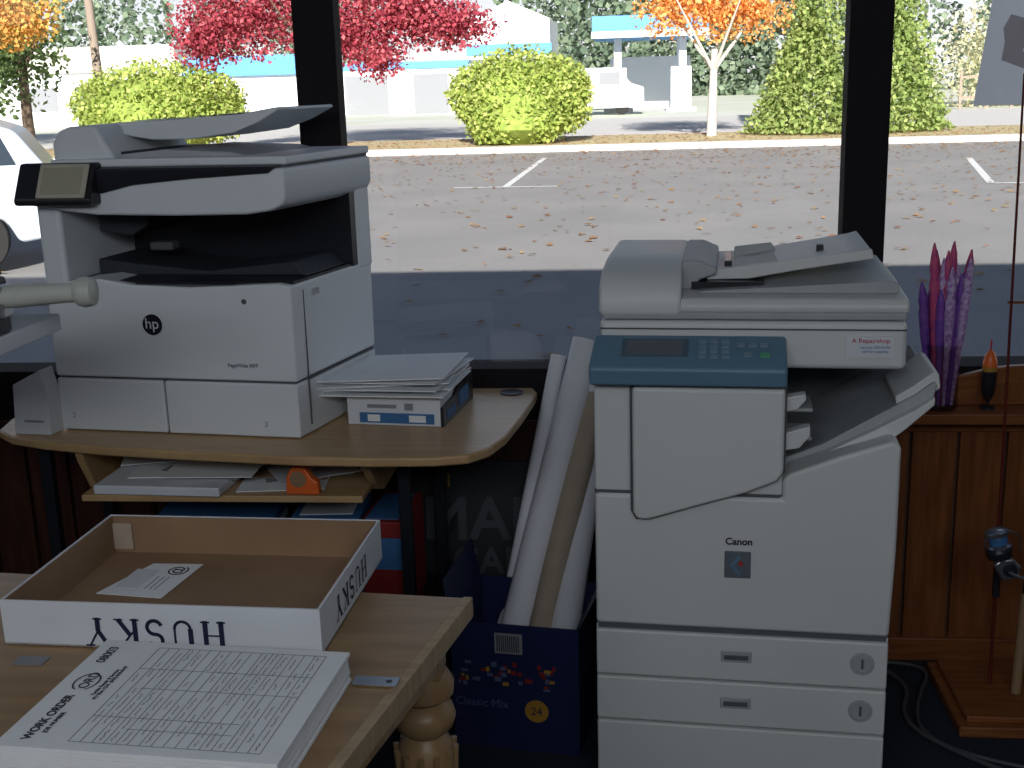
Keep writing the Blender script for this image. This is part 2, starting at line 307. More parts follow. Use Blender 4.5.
b=empty('envelope_box',(-.665,2.645,.7505),-7)
box('carton',0,.225,0,.27,0,.072,M['cardw'],b,.002)
prism('dark_side',[(-.0,.0),(.27,0),(.27,.078),(.16,.078),(.10,.05),(0,.045)],'x',.225,.232,M['blk'],b)
boxes('band',[(.03,.21,-.002,0,.006,.03)],M['lblue'],b); boxes('print',[(.05,.12,-.003,-.001,.042,.050),(.14,.16,-.003,-.001,.038,.054)],M['gink'],b)
boxes('print_marks',[(.15,.19,-.0035,-.002,.01,.026),(.05,.08,-.0035,-.002,.01,.026)],M['paper'],b)
boxes('side_print',[(.232,.234,.03,.10,.012,.03),(.232,.234,.14,.22,.015,.05)],M['lblue'],b)
pl=empty('paper_pile',(-.765,2.622,.8235),-7)
for i,(x,y,r_,wx,dz) in enumerate([(0,0,0,.34,0),(.02,.012,5,.33,1),(-.012,.004,-3,.34,2),(.03,-.012,8,.32,3),(.0,.02,-6,.33,4),(-.015,-.01,2,.36,5)]):
    z=dz*.0065
    box('sheaf_%d'%i,0,wx,0,.25,z,z+.0035,M['paper'],pl,.001,loc=(x,y,0),rot=(R(.8),R(-.8-.35*i),R(r_)))

# ================= HP PRINTER =================
h=empty('multifunction_printer',(-1.34,2.600,.752),-7.5)
D=.395
box('lower_core',.006,.594,.008,D-.005,.002,.345,M['seam'],h)
box('tray_left',0,.272,0,.06,.0,.124,M['hpw'],h,.005); box('tray_right',.276,.600,0,.06,.0,.124,M['hpw'],h,.005)
box('base_sides',.0,.600,.058,D,.0,.124,M['hpw'],h,.003)
prism('front_body',[(0,.129),(.601,.129),(.603,.345),(.57,.350),(.36,.340),(.22,.345),(.14,.358),(.08,.352),(.0,.35)],'y',0,D,M['hpw'],h,.006)
box('left_pillar',0.0,.060,-.002,D,.335,.545,M['hpw'],h,.012)
box('rear_pillar',.3,.606,.325,D,.335,.545,M['hpw'],h,.006)
box('cavity_back',.055,.602,.300,.327,.345,.54,M['blk'],h)
box('cavity_floor',.060,.598,.02,.31,.338,.352,M['blk'],h)
prism('cavity_tray',[(.08,.35),(.08,.39),(.18,.378),(.35,.362),(.56,.385),(.59,.352)],'y',.10,.31,M['drk'],h,.005)
prism('cavity_shelf',[(.08,.54),(.08,.45),(.16,.44),(.20,.46),(.24,.54)],'y',.12,.30,M['drk'],h,.005)
box('cavity_grip',.18,.24,.16,.20,.40,.42,M['seam'],h,.006)
box('side_door_seam',.6005,.604,.05,.052,.02,.33,M['seam'],h); box('side_seam',.6005,.605,.05,D-.02,.125,.129,M['seam'],h); box('side_grip',.602,.606,.09,.12,.31,.325,M['hpg'],h,.002)
prism('scanner_body',[(-.008,.525),(.08,.512),(.16,.503),(.35,.500),(.52,.502),(.58,.510),(.605,.522),(.615,.54),(.615,.600),(-.008,.600)],'y',-.018,D,M['hpw'],h,.008)
prism('black_band',[(-.012,.535),(.12,.537),(.18,.550),(.26,.568),(.40,.580),(.58,.590),(.60,.604),(-.012,.606)],'y',-.026,.02,M['blk'],h,.005)
prism('panel_wedge',[(-.062,.528),(-.065,.540),(-.025,.618),(.0,.618),(.0,.528)],'x',-.010,.178,M['blk'],h,.006)
AA=math.atan2(.078,.040)
def scr(name,x0,x1,t0,t1,h0,m,bv=.002):
    o=box(name,x0,x1,t0,t1,0,h0,m,h,bv); o.location=(0,-.065,.540); o.rotation_euler=(AA,0,0)
scr('screen_frame',.048,.168,.004,.084,.006,M['frame'],.004); scr('screen',.058,.157,.012,.075,.0072,M['scr'])
box('lid',.05,.613,.0,D,.606,.624,M['hpw'],h,.005); box('lid_gap',0,.608,.004,D-.005,.596,.608,M['seam'],h)
prism('feeder_head',[(.045,.612),(.045,.655),(.058,.683),(.09,.694),(.155,.698),(.165,.690),(.175,.660),(.20,.622)],'y',.02,.385,M['hpw'],h,.012)
box('feeder_slot',.16,.36,.06,.37,.622,.636,M['drk'],h,.003)
prism('input_tray',[(.10,.690),(.14,.698),(.30,.703),(.45,.711),(.535,.724),(.54,.718),(.49,.692),(.43,.670),(.33,.658),(.24,.658),(.19,.666)],'y',.12,.385,M['hpw'],h,.004)
prism('tray_bed',[(.17,.6995),(.30,.705),(.44,.713),(.44,.7135),(.30,.7065),(.17,.7015)],'y',.17,.35,M['hpg'],h)
prism('output_bin',[(.19,.622),(.19,.630),(.30,.640),(.46,.632),(.50,.622)],'y',.05,.37,M['hpg'],h,.003)
lathe('logo_disc',[(.024,0),(.024,.0015)],M['blk'],h,(.262,-.001,.255),(R(90),0,0)); text('logo_text','hp',.035,(.262,-.004,.257),(R(90),R(0),0),M['hpw'],h)
text('label','PageWide MFP',.012,(.475,-.0015,.165),FR,M['gink'],h,off=.0003); text('n2','2',.018,(.035,-.0015,.035),FR,M['gink'],h); text('n3','3',.018,(.52,-.0015,.03),FR,M['gink'],h)
lathe('button',[(.006,0),(.006,.001)],M['seam'],h,(.49,-.0005,.31),(R(90),0,0))
for o in h.children:
    if o.type=='MESH' and tuple(o.location)==(0,0,0):
        for v in o.data.vertices:
            if v.co.x>.3 and v.co.y>0: v.co.x+=.045*(v.co.x/.6)*(v.co.y/.4)

# ================= WORK TABLE =================
w=empty('work_table',(0,0,0))
tp=[(-.25,1.685),(-1.40,1.795),(-1.52,.80),(-.44,.70)]
prism('top',tp,'z',.722,.75,M['oak'],w,.004)
prism('edge_board',[(-.247,1.685),(-.262,1.687),(-.454,.70),(-.438,.70)],'z',.718,.7512,M['oakl'],w,.002)
prism('apron_right',[(-.285,1.60),(-.305,1.60),(-.48,.76),(-.46,.76)],'z',.675,.722,M['oak'],w)
prism('apron_back',[(-.32,1.645),(-.32,1.625),(-1.34,1.72),(-1.34,1.74)],'z',.675,.722,M['oak'],w)
lp=[(.02,0),(.026,.01),(.022,.04),(.030,.07),(.034,.10),(.026,.13),(.022,.16),(.027,.25),(.034,.36),(.046,.44),(.047,.50),(.040,.545),(.028,.560),(.044,.575),(.048,.590),(.044,.605),(.030,.615),(.046,.628),(.048,.645),(.036,.665)]
for i,(x,y) in enumerate([(-.318,1.615),(-1.33,1.70),(-.48,.78),(-1.44,.87)]):
    lathe('leg_%d'%i,lp,M['oak'],w,(x,y,0)); box('leg_block_%d'%i,x-.032,x+.032,y-.032,y+.032,.66,.722,M['oak'],w,.003,)
    for k in range(12):
        a=k*math.pi/6; rod('reed_%d_%d'%(i,k),(x+.034*math.cos(a),y+.034*math.sin(a),.34),(x+.046*math.cos(a),y+.046*math.sin(a),.54),.005,M['oak'],w,None,8)
box('inset_plate',-.86,-.815,1.44,1.465,.7505,.7515,M['gink'],w)
b=empty('steel_strip',(-.34,1.41,.7525),-3); box('strip',-.03,.03,-.012,.012,0,.0015,M['alum'],b); lathe('hole',[(.004,0),(.004,.0005)],M['blk'],b,(.018,0,.0015))

b=empty('cardboard_tray',(-.900,1.50,.7515),-2)
w_,d_,h_=.470,.350,.068
box('bottom',0,w_,0,d_,0,.003,M['kraft'],b)
for nm,a in dict(front=(0,w_,0,.004),back=(0,w_,d_-.004,d_),left=(0,.004,.004,d_-.004),right=(w_-.004,w_,.004,d_-.004)).items():
    box('side_'+nm,*a,0,h_,M['cardw'],b,.0006)
for nm,a in dict(front=(.005,w_-.005,.0042,.0065),back=(.005,w_-.005,d_-.0065,d_-.0042),left=(.0042,.0065,.007,d_-.007),right=(w_-.0065,w_-.0042,.007,d_-.007)).items():
    box('liner_'+nm,*a,.003,h_-.001,M['kraft'],b)
box('corner_flap_a',.0066,.05,.0066,.009,.004,h_-.004,M['kraft'],b); box('corner_flap_b',.0066,.04,d_-.011,d_-.0068,.010,h_-.012,M['rollk'],b)
husky('lettering_front',.043,M['navy'],b,(.230,-.0004,.024),(R(90),R(180),0))
husky('lettering_side',.036,M['navy'],b,(w_+.0006,.16,.032),(R(90),R(180),R(90)))
e=empty('envelope',(-.770,1.725,.756),-6)
prism('sheet',[(-.062,-.065),(.050,-.068),(.055,.068),(-.030,.060)],'z',0,.001,M['paper'],e); boxes('window',[(-.045,-.005,-.04,.035,.001,.0013)],M['cardw'],e)
text('print','@',.035,(.025,.035,.0013),(0,0,R(90)),M['ink'],e); boxes('print_lines',[(.005+.009*i,.007+.009*i,-.04,.01,.001,.0013) for i in range(3)],M['gink'],e)

s=empty('paper_stack',(-.556,1.292,.7505),-4)
hw,hh=.172,.135
for i in range(8):
    a=random.uniform(-.002,.002); box('ream_%d'%i,-hw+a,hw+a,-hh,hh,i*.0052,i*.0052+.0049,M['paper'],s,.0005)
Z=.0418
def pg(px0,px1,py0,py1): return (-py1,-py0,px0,px1,Z,Z+.0003)
L_=[]
for i in range(17):
    py=.085-.0145*i; L_.append(pg(-.118,.118,py,py+.0009))
for px,a,b2 in [(-.118,-.147,.085),(.118,-.147,.085),(-.06,-.10,.085),(.01,-.147,.06),(.06,-.147,.085),(-.085,-.10,.03)]: L_.append(pg(px,px+.0009,a,b2))
boxes('form_grid',L_,M['gink'],s)
vs=[];fs=[]
for i in range(16):
    px=-.112
    while px<.105:
        l=random.uniform(.008,.035)
        if random.random()<.66:
            y0=.0765-.0145*i; q=px; am=random.uniform(.002,.0050)
            while q<min(px+l,.114):
                q2=q+random.uniform(.0010,.0024); ya=y0+random.uniform(0,am); yb=y0+random.uniform(0,am)
                n=len(vs); vs+=[(-ya,q,Z+.0004),(-yb,q2,Z+.0004),(-yb-.0010,q2,Z+.0004),(-ya-.0010,q,Z+.0004)]; fs.append((n,n+1,n+2,n+3)); q=q2
        px+=l+.007
mesh('form_entries',vs,fs,M['ink'],s)
T90=(0,0,R(90))
text('form_title','WORK ORDER',.0155,(-.138,-.068,Z+.0004),T90,M['ink'],s,off=.0003); text('form_sub','JOB NUMBER',.008,(-.124,-.080,Z+.0004),T90,M['ink'],s)
text('form_code','08003',.018,(-.146,.092,Z+.0004),T90,M['ink'],s)
strokes('form_logo_ring',[([(math.cos(a)*.9,math.sin(a)*1.25) for a in np.linspace(R(-60),R(250),26)],.13)],.017,M['ink'],s,(-.136,.018,Z),(0,0,0)); text('form_logo_text','ORD',.019,(-.134,.022,Z+.0006),T90,M['ink'],s)
text('form_addr','Tackle Repair & Service\nPO Box 1234  (555) 010-0199',.007,(-.108,.02,Z+.0004),T90,M['ink'],s)

# ================= BETWEEN DESK AND COPIER =================
b=empty('snack_carton',(-.425,2.52,0),-8)
w_,d_,h_=.30,.27,.315
box('bottom',0,w_,0,d_,.0,.004,M['cblue'],b)
for nm,a in dict(front=(0,w_,0,.005),back=(0,w_,d_-.005,d_),left=(0,.005,.005,d_-.005),right=(w_-.005,w_,.005,d_-.005)).items(): box('side_'+nm,*a,.004,h_,M['cblue'],b)
mesh('flap_right',[(w_,0,h_),(w_,d_,h_),(w_+.04,d_,h_+.10),(w_+.04,.02,h_+.08)],[(0,1,2,3)],M['cblue'],b)
mesh('flap_left',[(0,0,h_),(0,d_,h_),(-.02,d_,h_+.10),(-.02,.02,h_+.09)],[(0,1,2,3)],M['cblue'],b)
boxes('barcode',[(.105,.17,-.003,-.001,.245,.295)],M['gink'],b); boxes('barcode_lines',[(.11+.005*i,.1125+.005*i,-.004,-.003,.25,.29) for i in range(11)],M['ink'],b)
for k,(nm,mm,cn) in enumerate([('a','dred',16),('b','cyel',7),('c','dim',16)]):
    L2=[]
    for i in range(cn):
        x=random.uniform(.01,.24); z=random.uniform(.155,.215); L2.append((x,x+random.uniform(.006,.016),-.0025-.0003*k,-.001,z,z+random.uniform(.005,.012)))
    boxes('snack_print_'+nm,L2,M[mm],b)
text('print','Classic Mix',.028,(.07,-.002,.115),FR,M['dim'],b); lathe('count_badge',[(.028,0),(.028,.001)],M['cyel'],b,(.20,-.001,.105),(R(90),0,0)); text('count','24',.028,(.20,-.004,.105),FR,M['cblue'],b)
for i,(a,bb,r_,mm) in enumerate([((-.345,2.66,.01),(-.115,2.970,.875),.040,'roll'),((-.275,2.61,.01),(-.085,2.955,.80),.034,'rollk'),((-.215,2.70,.01),(-.080,2.965,.86),.032,'roll'),((-.205,2.58,.01),(-.105,2.93,.64),.038,'roll'),((-.365,2.73,.01),(-.19,2.965,.84),.020,'roll')]):
    rod('paper_roll' if i==0 else 'paper_roll.%03d'%i,a,bb,r_,M[mm],None,hollow=.003)
b=empty('sign_board',(-.60,2.915,.05),0)
mesh('board',[(0,0,0),(.40,0,0),(.40,.07,.50),(0,.07,.50),(0,.01,0),(.40,.01,0),(.40,.08,.50),(0,.08,.50)],[(0,1,2,3),(4,7,6,5),(0,4,5,1),(2,6,7,3),(0,3,7,4),(1,5,6,2)],M['board'],b)
ang=(R(90)-math.atan2(.07,.5),0,0)
text('word_1','MAN',.16,(.22,.042,.345),ang,M['sink'],b,off=.003); text('word_2','CARS',.10,(.24,.028,.235),ang,M['sink'],b,off=.002); text('word_3','el',.05,(.10,.057,.45),ang,M['cyel'],b)

# ================= LEFT SHELF + GRIP TOOL =================
b=empty('side_shelf',(0,0,0))
box('board',-1.9,-1.085,1.80,2.15,1.08,1.112,M['cardw'],b,.004)
box('post_a',-1.75,-1.71,2.05,2.09,0,1.08,M['legm'],b); box('post_b',-1.75,-1.71,1.85,1.89,0,1.08,M['legm'],b); box('post_c',-1.40,-1.36,1.85,1.89,0,1.08,M['legm'],b)
b=empty('winder_tool',(-1.11,1.93,1.1125),0)
box('body',-.09,.022,-.04,.05,0,.100,M['blk'],b,.008); box('body_cap',-.05,.02,-.03,.04,.100,.118,M['legm'],b,.006); box('clamp',.015,.045,-.018,.02,.035,.09,M['metal'],b,.004)
lathe('bolt',[(.009,0),(.009,.012),(.005,.014)],M['metal'],b,(-.01,-.042,.06),(R(90),0,0))
lathe('grip',[(.012,0),(.020,.004),(.0205,.02),(.0185,.07),(.0165,.115),(.0175,.128),(.0235,.134),(.0265,.145),(.024,.160),(.012,.164)],M['handle'],b,(.035,.0,.070),(0,R(88),R(4)))

# ================= RIGHT SIDE =================
b=empty('tool_jar',(.752,2.955,.70),0)
lathe('jar',[(.034,0),(.04,.006),(.040,.15),(.043,.155),(.043,.165),(.038,.165)],M['jar'],b,cap=False)
lathe('jar_bottom',[(.034,0),(.038,.012)],M['jar'],b)
for i in range(18):
    a=i*2.4; rr=.006+.022*(i%3)/2; x,y=rr*math.cos(a),rr*math.sin(a)*.7; hgt=.30+.13*((i*5)%7)/7
    x2,y2=x*2.1,y*1.2
    p=Vector((x,y,.012)); q=Vector((x2,y2,hgt)); dv=(q-p); Ln=dv.length
    lathe('wrap_%d'%i,[(.004,0),(.007,.12),(.011,Ln*.55),(.0125,Ln*.75),(.009,Ln*.80),(.012,Ln*.84),(.008,Ln*.93),(.002,Ln)],M[['purple','pink','pinkw','purple','pink','pinkw','purple'][i%7]],b,p,dv.to_track_quat('Z','Y').to_euler(),12)
b=empty('fishing_float',(.865,2.955,.70),0)
lathe('stand',[(.018,0),(.018,.006),(.003,.008),(.003,.02)],M['blk'],b); lathe('body',[(.005,.02),(.014,.035),(.0175,.06),(.0175,.095)],M['blk'],b); lathe('band',[(.0175,.095),(.0175,.107)],M['cyel'],b)
lathe('tip',[(.0175,.107),(.016,.122),(.011,.137),(.004,.147)],M['orange'],b); lathe('stem',[(.002,.147),(.002,.172)],M['red'],b)
b=empty('wood_plaque',(.93,2.985,.7005),0)
pa=[(-.14,0),(.22,0),(.22,.06)]+[(.20-.34*k/10,.07+.03*math.sin(math.pi*k/10)) for k in range(11)]+[(-.14,.06)]
prism('plaque',pa,'y',0,.02,M['woodd'],b,.003); prism('rim',[(-.10,.01),(.18,.01),(.16,.05),(.04,.065),(-.08,.05)],'y',-.004,0,M['wood'],b,.002)
b=empty('zip_pouch',(.605,2.925,.7005),0)
prism('pouch',[(.01,0),(.085,0),(.09,.03),(.085,.075),(.07,.085),(.03,.08),(.015,.06)],'y',0,.07,M['blk'],b,.01)
b=empty('rod_stand',(0,0,0))
box('base',.75,1.20,2.60,2.93,0,.028,M['woodd'],b,.005); box('base_top',.77,1.18,2.62,2.91,.028,.045,M['woodd'],b,.005)
box('upright',1.10,1.14,2.76,2.80,.045,1.0,M['wood'],b,.004); box('arm',.85,1.12,2.798,2.804,.99,.996,M['wood'],b)
f=empty('fishing_rod',(0,0,0))
rod('blank',(.866,2.78,.045),(.848,2.795,1.50),.0042,M['rod'],f,.0025); rod('reel_seat',(.863,2.775,.28),(.860,2.778,.46),.009,M['blk'],f)
f=empty('fishing_rod.001',(0,0,0))
rod('butt',(.915,2.74,.046),(.925,2.75,.30),.012,M['cork'],f); rod('seat',(.925,2.75,.30),(.93,2.752,.42),.010,M['blk'],f); rod('foregrip',(.93,2.752,.42),(.935,2.755,.58),.012,M['cork'],f,.009); rod('blank',(.935,2.755,.58),(.94,2.80,1.60),.004,M['legm'],f,.002)
rl=empty('spinning_reel',(.850,2.67,.405),0); rl.scale=(1.25,1.1,1.25)
lathe('spool',[(.020,0),(.022,.004),(.015,.008),(.015,.024),(.022,.028),(.022,.034),(.010,.040)],M['alum'],rl,(-.015,0,.033),(0,R(-14),0))
lathe('spool_line',[(.0165,.009),(.0165,.023)],M['lblue'],rl,(-.015,0,.033),(0,R(-14),0))
lathe('rotor',[(.012,0),(.022,.006),(.024,.020),(.020,.026)],M['blk'],rl,(-.012,0,.010),(0,R(-14),0))
prism('gear_body',[(-.026,.002),(-.015,.015),(.008,.016),(.026,-.003),(.018,-.024),(-.008,-.030)],'y',-.012,.012,M['alum'],rl,.006)
lathe('gear_cap',[(.013,0),(.012,.005),(.005,.007)],M['blk'],rl,(.003,-.012,-.006),(R(90),0,0))
tube('crank',[(0,-.015,-.008),(.02,-.045,-.016),(.046,-.052,0),(.062,-.052,.004)],.0035,M['alum'],rl); lathe('knob',[(.005,0),(.009,.01),(.006,.022)],M['blk'],rl,(.058,-.052,.002),(0,R(70),0))
tube('bail',[(-.042,0,.03),(-.052,-.02,.066),(-.02,-.042,.085),(.02,-.02,.062),(.02,0,.03)],.0016,M['alum'],rl); tube('foot',[(0,.01,0),(.0,.05,.02),(0,.090,.02)],.005,M['alum'],rl)
tube('power_cable',[(.62,2.93,.012),(.70,2.85,.012),(.62,2.65,.012),(.74,2.50,.012),(.86,2.40,.012),(.98,2.30,.012)],.006,M['cable'])
tube('power_cable.001',[(.60,2.95,.012),(.78,2.96,.014),(.68,2.74,.012),(.66,2.58,.012),(.80,2.47,.012),(1.0,2.42,.012)],.005,M['cable'])
b=empty('hanging_flyer',(.79,2.93,1.43),-4)
mesh('sheet',[(-.01,0,0),(.20,.0,0),(.22,0,.34),(.03,0,.34)],[(0,1,2,3)],M['flyer'],b)
mesh('portrait',[(x,-.001,z) for x,z in [(.045,.10),(.05,.14),(.045,.17),(.06,.20),(.09,.19),(.10,.15),(.09,.12),(.12,.07)]],[tuple(range(8))],M['flyk'],b)
tube('string',[(.12,0,.34),(.12,0,.80),(.12,.0,1.18)],.001,M['gink'],b)

# ================= OUTSIDE =================
G=-.02
box('parking_lot',-60,60,3.165,27.7,G-.2,G,M['asph']); box('curb',-60,60,27.7,28.0,G-.2,.12,M['conc']); box('grass_verge',-60,60,28.0,33,G-.2,.10,M['grass'])
box('street',-90,90,33,50,G-.2,.02,M['road']); box('far_ground',-160,160,50,260,G-.2,0,M['grav'])  # street and far ground paled, haze put into their colours
def ln(a,b,w):
    a=Vector(a);b=Vector(b);d=(b-a).normalized();n=Vector((-d.y,d.x))*w/2
    return [(a-n),(b-n),(b+n),(a+n)]
vs=[];fs=[]
for a,b2 in [((-2.75,18.5),(-1.15,18.4)),((-1.95,18.5),(-1.85,25.5)),((4.94,17.4),(6.0,22.6)),((4.94,17.4),(7,17.2))]:
    n=len(vs); vs+=[(p.x,p.y,G+.004) for p in ln(a,b2,.11)]; fs.append((n,n+1,n+2,n+3))
mesh('parking_lines',vs,fs,M['line'])
n=3200
yy=5+22.6*rng.random(n)**.5; xx=(rng.random(n)*2-1)*(4+yy*.55)-yy*.1
yy=np.concatenate([yy,24+3.6*rng.random(1400),28.1+4.5*rng.random(3500)]); xx=np.concatenate([xx,rng.random(1400)*34-20,rng.random(3500)*34-20]); zz=np.where(yy>28,.112,G+.012); n=len(yy)
ss=.022+.035*rng.random(n); an=rng.random(n)*6.28
V=[]
for k in range(4):
    V.append(np.stack([xx+ss*np.cos(an+k*1.57),yy+ss*.8*np.sin(an+k*1.57),zz+rng.random(n)*.02],1))
V=np.stack(V,1).reshape(-1,3)
me=bpy.data.meshes.new('fallen_leaves'); me.from_pydata(V.tolist(),[],[(4*i,4*i+1,4*i+2,4*i+3) for i in range(n)])
ca=me.color_attributes.new('Col','FLOAT_COLOR','POINT'); cols=np.array([(.46,.26,.12),(.36,.17,.09),(.50,.34,.16),(.32,.2,.12)])
cc=cols[rng.integers(0,4,n)]; cc=np.repeat(np.concatenate([cc,np.ones((n,1))],1),4,0).astype(np.float32); ca.data.foreach_set('color',cc.ravel()); me.materials.append(M['leaf']); link(bpy.data.objects.new('fallen_leaves',me))

def tree(name,x,y,trunk_h,r,blobs,n,size,cols,bark='bark',cone=False,shell=.4,z=.10):
    e=empty(name,(x,y,z)); 
    rod('trunk',(0,0,0),(0.05,0,trunk_h),r,M[bark],e,r*.6)
    for k in range(5):
        a=k*1.3; rod('branch_%d'%k,(.03,0,trunk_h*.75),(math.cos(a)*1.3,math.sin(a)*1.3,trunk_h+1.2),r*.4,M[bark],e,r*.12,8)
    leaves('foliage',blobs,n,size,cols,e,shell,cone); return e
redc=[(.42,.07,.10),(.52,.10,.13),(.32,.05,.08),(.58,.16,.18)]
tree('red_maple_tree',-7.6,30,2.3,.16,[(0,0,4.3,3.6,2,2.0),(-2.0,0,3.1,1.9,1.5,1.0),(-3,0,2.6,.9,.9,.7),(2.2,0,3.1,1.9,1.5,.9),(3.3,0,2.8,1.2,1,.6),(.5,0,2.6,1.6,1.2,.7),(1.5,-.5,2.1,.8,.8,.6)],26000,.11,redc,shell=.15)
orc=[(.85,.40,.12),(.9,.50,.16),(.78,.32,.10),(.9,.57,.26)]
tree('orange_maple_tree',1.95,31,2.1,.13,[(0,0,4.3,2.0,1.6,1.6),(-1,0,3.1,1.0,.9,.8),(1,0,3.0,1.0,.9,.8),(0,0,3.0,.9,.8,.8)],9000,.11,orc,'barkw',shell=.15)
tree('orange_maple_tree.001',-17.2,31,2.4,.15,[(0,0,4.6,3.0,2,1.9),(1.2,0,3.3,1.3,1,.7)],11000,.13,[(.8,.42,.12),(.85,.5,.14),(.5,.40,.12)],shell=.2)
tree('green_tree',-20,39,3,.2,[(-1,0,3.2,2.6,2,2.4),(-4,0,3,3,2,2)],9000,.2,[(.16,.24,.09),(.22,.30,.12),(.12,.18,.07)],shell=.3)
gb=[(.46,.54,.14),(.38,.48,.12),(.54,.60,.20),(.30,.40,.10)]
core_g=mat('bush_core',(.30,.38,.08),.9,scale=6,col2=(.20,.27,.05))
def bush(name,x,y,rx,rz,n):
    e=empty(name,(x,y,.1)); lathe('core',[(.4*rx,0),(.7*rx,.3*rz),(.72*rx,.9*rz),(.55*rx,1.3*rz),(.2*rx,1.6*rz)],core_g,e)
    bl=[(0,0,rz*.95,rx*.95,rx*.8,rz*.95)]+[(rx*.58*math.cos(a),-rx*.3*abs(math.sin(a)),rz*(.75+.3*math.sin(a*2.3)),rx*.45,rx*.5,rz*.6) for a in np.linspace(0,6.28,7)]
    for k in range(4): rod('stem_%d'%k,(0,0,0),(math.cos(k*1.6)*rx*.5,math.sin(k*1.6)*rx*.5,rz),.03,M['bark'],e,.01,8)
    leaves('foliage',bl,n,.11,gb,e,.75); return e
bush('green_shrub',-2.72,29.6,1.72,1.2,17000); bush('green_shrub.001',-11.9,30.0,2.2,1.2,17000)
ceg=[(.38,.46,.16),(.30,.40,.13),(.44,.52,.20),(.24,.33,.10)]
tree('cedar_tree',5.4,31.2,4.5,.15,[(0,0,.1,2.3,1.8,8.0),(-1.1,0,.0,1.6,1.3,3.0),(.9,0,.0,1.5,1.3,3.2)],26000,.12,ceg,cone=True)
fb=[]
for k in range(46):
    x=-75+k*3.4+random.uniform(-1.5,1.5)
    if -26<x<-11: continue
    fb.append((x,random.uniform(95,125),0,random.uniform(3,4.5),3,random.uniform(14,24)))
for k in range(10): fb.append((-8+k*2.5,112,0,3.5,3,random.uniform(15,22)))
leaves('tree_line',fb,60000,.6,[(.20,.27,.18),(.25,.32,.22),(.30,.37,.26),(.16,.22,.16)],None,.3,True)  # greens lightened, haze painted into the leaf colours
leaves('yellow_thicket',[(15+k*2.2,54,1.8,2.6,1.5,2.2+random.random()*2) for k in range(7)],22000,.18,[(.62,.62,.40),(.55,.57,.38),(.66,.60,.40)],None,.3)
g=empty('gas_station',(0,60,0))
box('canopy',-1.9,3.5,-1.5,4,3.45,4.45,M['bblue'],g,.03); box('canopy_stripe',-1.93,3.53,-1.53,-1.5,3.45,3.75,M['bld'],g)
boxes('columns',[(-.9,-.55,0,.35,0,3.45),(2.2,2.55,0,.35,0,3.45),(-.9,-.55,3,3.3,0,3.45),(2.2,2.55,3,3.3,0,3.45)],M['bld'],g)
boxes('pump_island',[(-1.4,0,-.5,.8,0,.2),(1.6,3,-.5,.8,0,.2)],M['conc'],g); boxes('pumps',[(-1.2,-.3,-.2,.4,.2,2.1),(1.8,2.8,-.2,.4,.2,2.1)],M['bld'],g,.04)
boxes('pump_screens',[(-1.05,-.45,-.23,-.2,1.2,1.8),(2.0,2.6,-.23,-.2,1.2,1.8)],M['conc'],g); box('kiosk',-1.2,3.0,6,9,0,2.7,M['bld'],g)
g=empty('service_building',(0,70,0))
box('main',-18,-4.6,0,8,0,2.9,M['bld'],g); prism('gable',[(-9.2,2.9),(-4.6,2.9),(-4.6,5.0),(-6.9,6.0),(-9.2,5.0)],'y',-.5,7,M['bld'],g); boxes('fascia',[(-9.3,-4.5,-.6,-.5,3.1,3.7),(-18,-9.2,-.1,0,2.5,2.9)],M['bblue'],g)
boxes('doors',[(-16.5,-14,-.05,0,0,2.2),(-12.5,-10.5,-.05,0,0,2.2),(-8,-6,-.05,0,0,2.2)],M['gink'],g)
g=empty('shop_building',(0,62,0))
box('main',-34,-17,0,8,0,2.7,M['bld'],g); box('fascia',-23,-16.8,-.3,0,2.3,3.3,M['bblue'],g); boxes('windows',[(-32+3*k,-30+3*k,-.05,0,.8,2) for k in range(4)],M['gink'],g); prism('roof',[(-34.3,2.7),(-23,2.7),(-23.5,4.0),(-33.5,4.0)],'y',-.2,8,M['conc'],g)
g=empty('utility_pole',(-18.9,42.5,.02)); rod('pole',(0,0,0),(-.2,0,8),.17,M['polew'],g,.13); box('crossarm',-1.2,1.0,-.06,.06,7.0,7.15,M['polew'],g)
g=empty('picket_fence',(0,51,0)); boxes('rails',[(13,26,0,.06,.4,.5),(13,26,0,.06,1.2,1.3)],M['polew'],g); boxes('pickets',[(13+1.0*k,13.1+1.0*k,-.04,0,0,1.5) for k in range(13)],M['polew'],g)
g=empty('parked_van',(-4.5,56,0)); prism('body',[(0,.3),(5,.3),(5,1.2),(4.4,1.4),(3.8,2.1),(.1,2.1),(0,1.9)],'y',0,1.9,M['bld'],g,.08); boxes('glass',[(3.0,3.9,-.01,0,1.35,1.9),(1,2.6,-.01,0,1.35,1.9)],M['gink'],g)
for k,x in enumerate((1,4)): lathe('wheel_%d'%k,[(.33,0),(.33,.2)],M['tire'],g,(x,.02,.33),(R(-90),0,0))

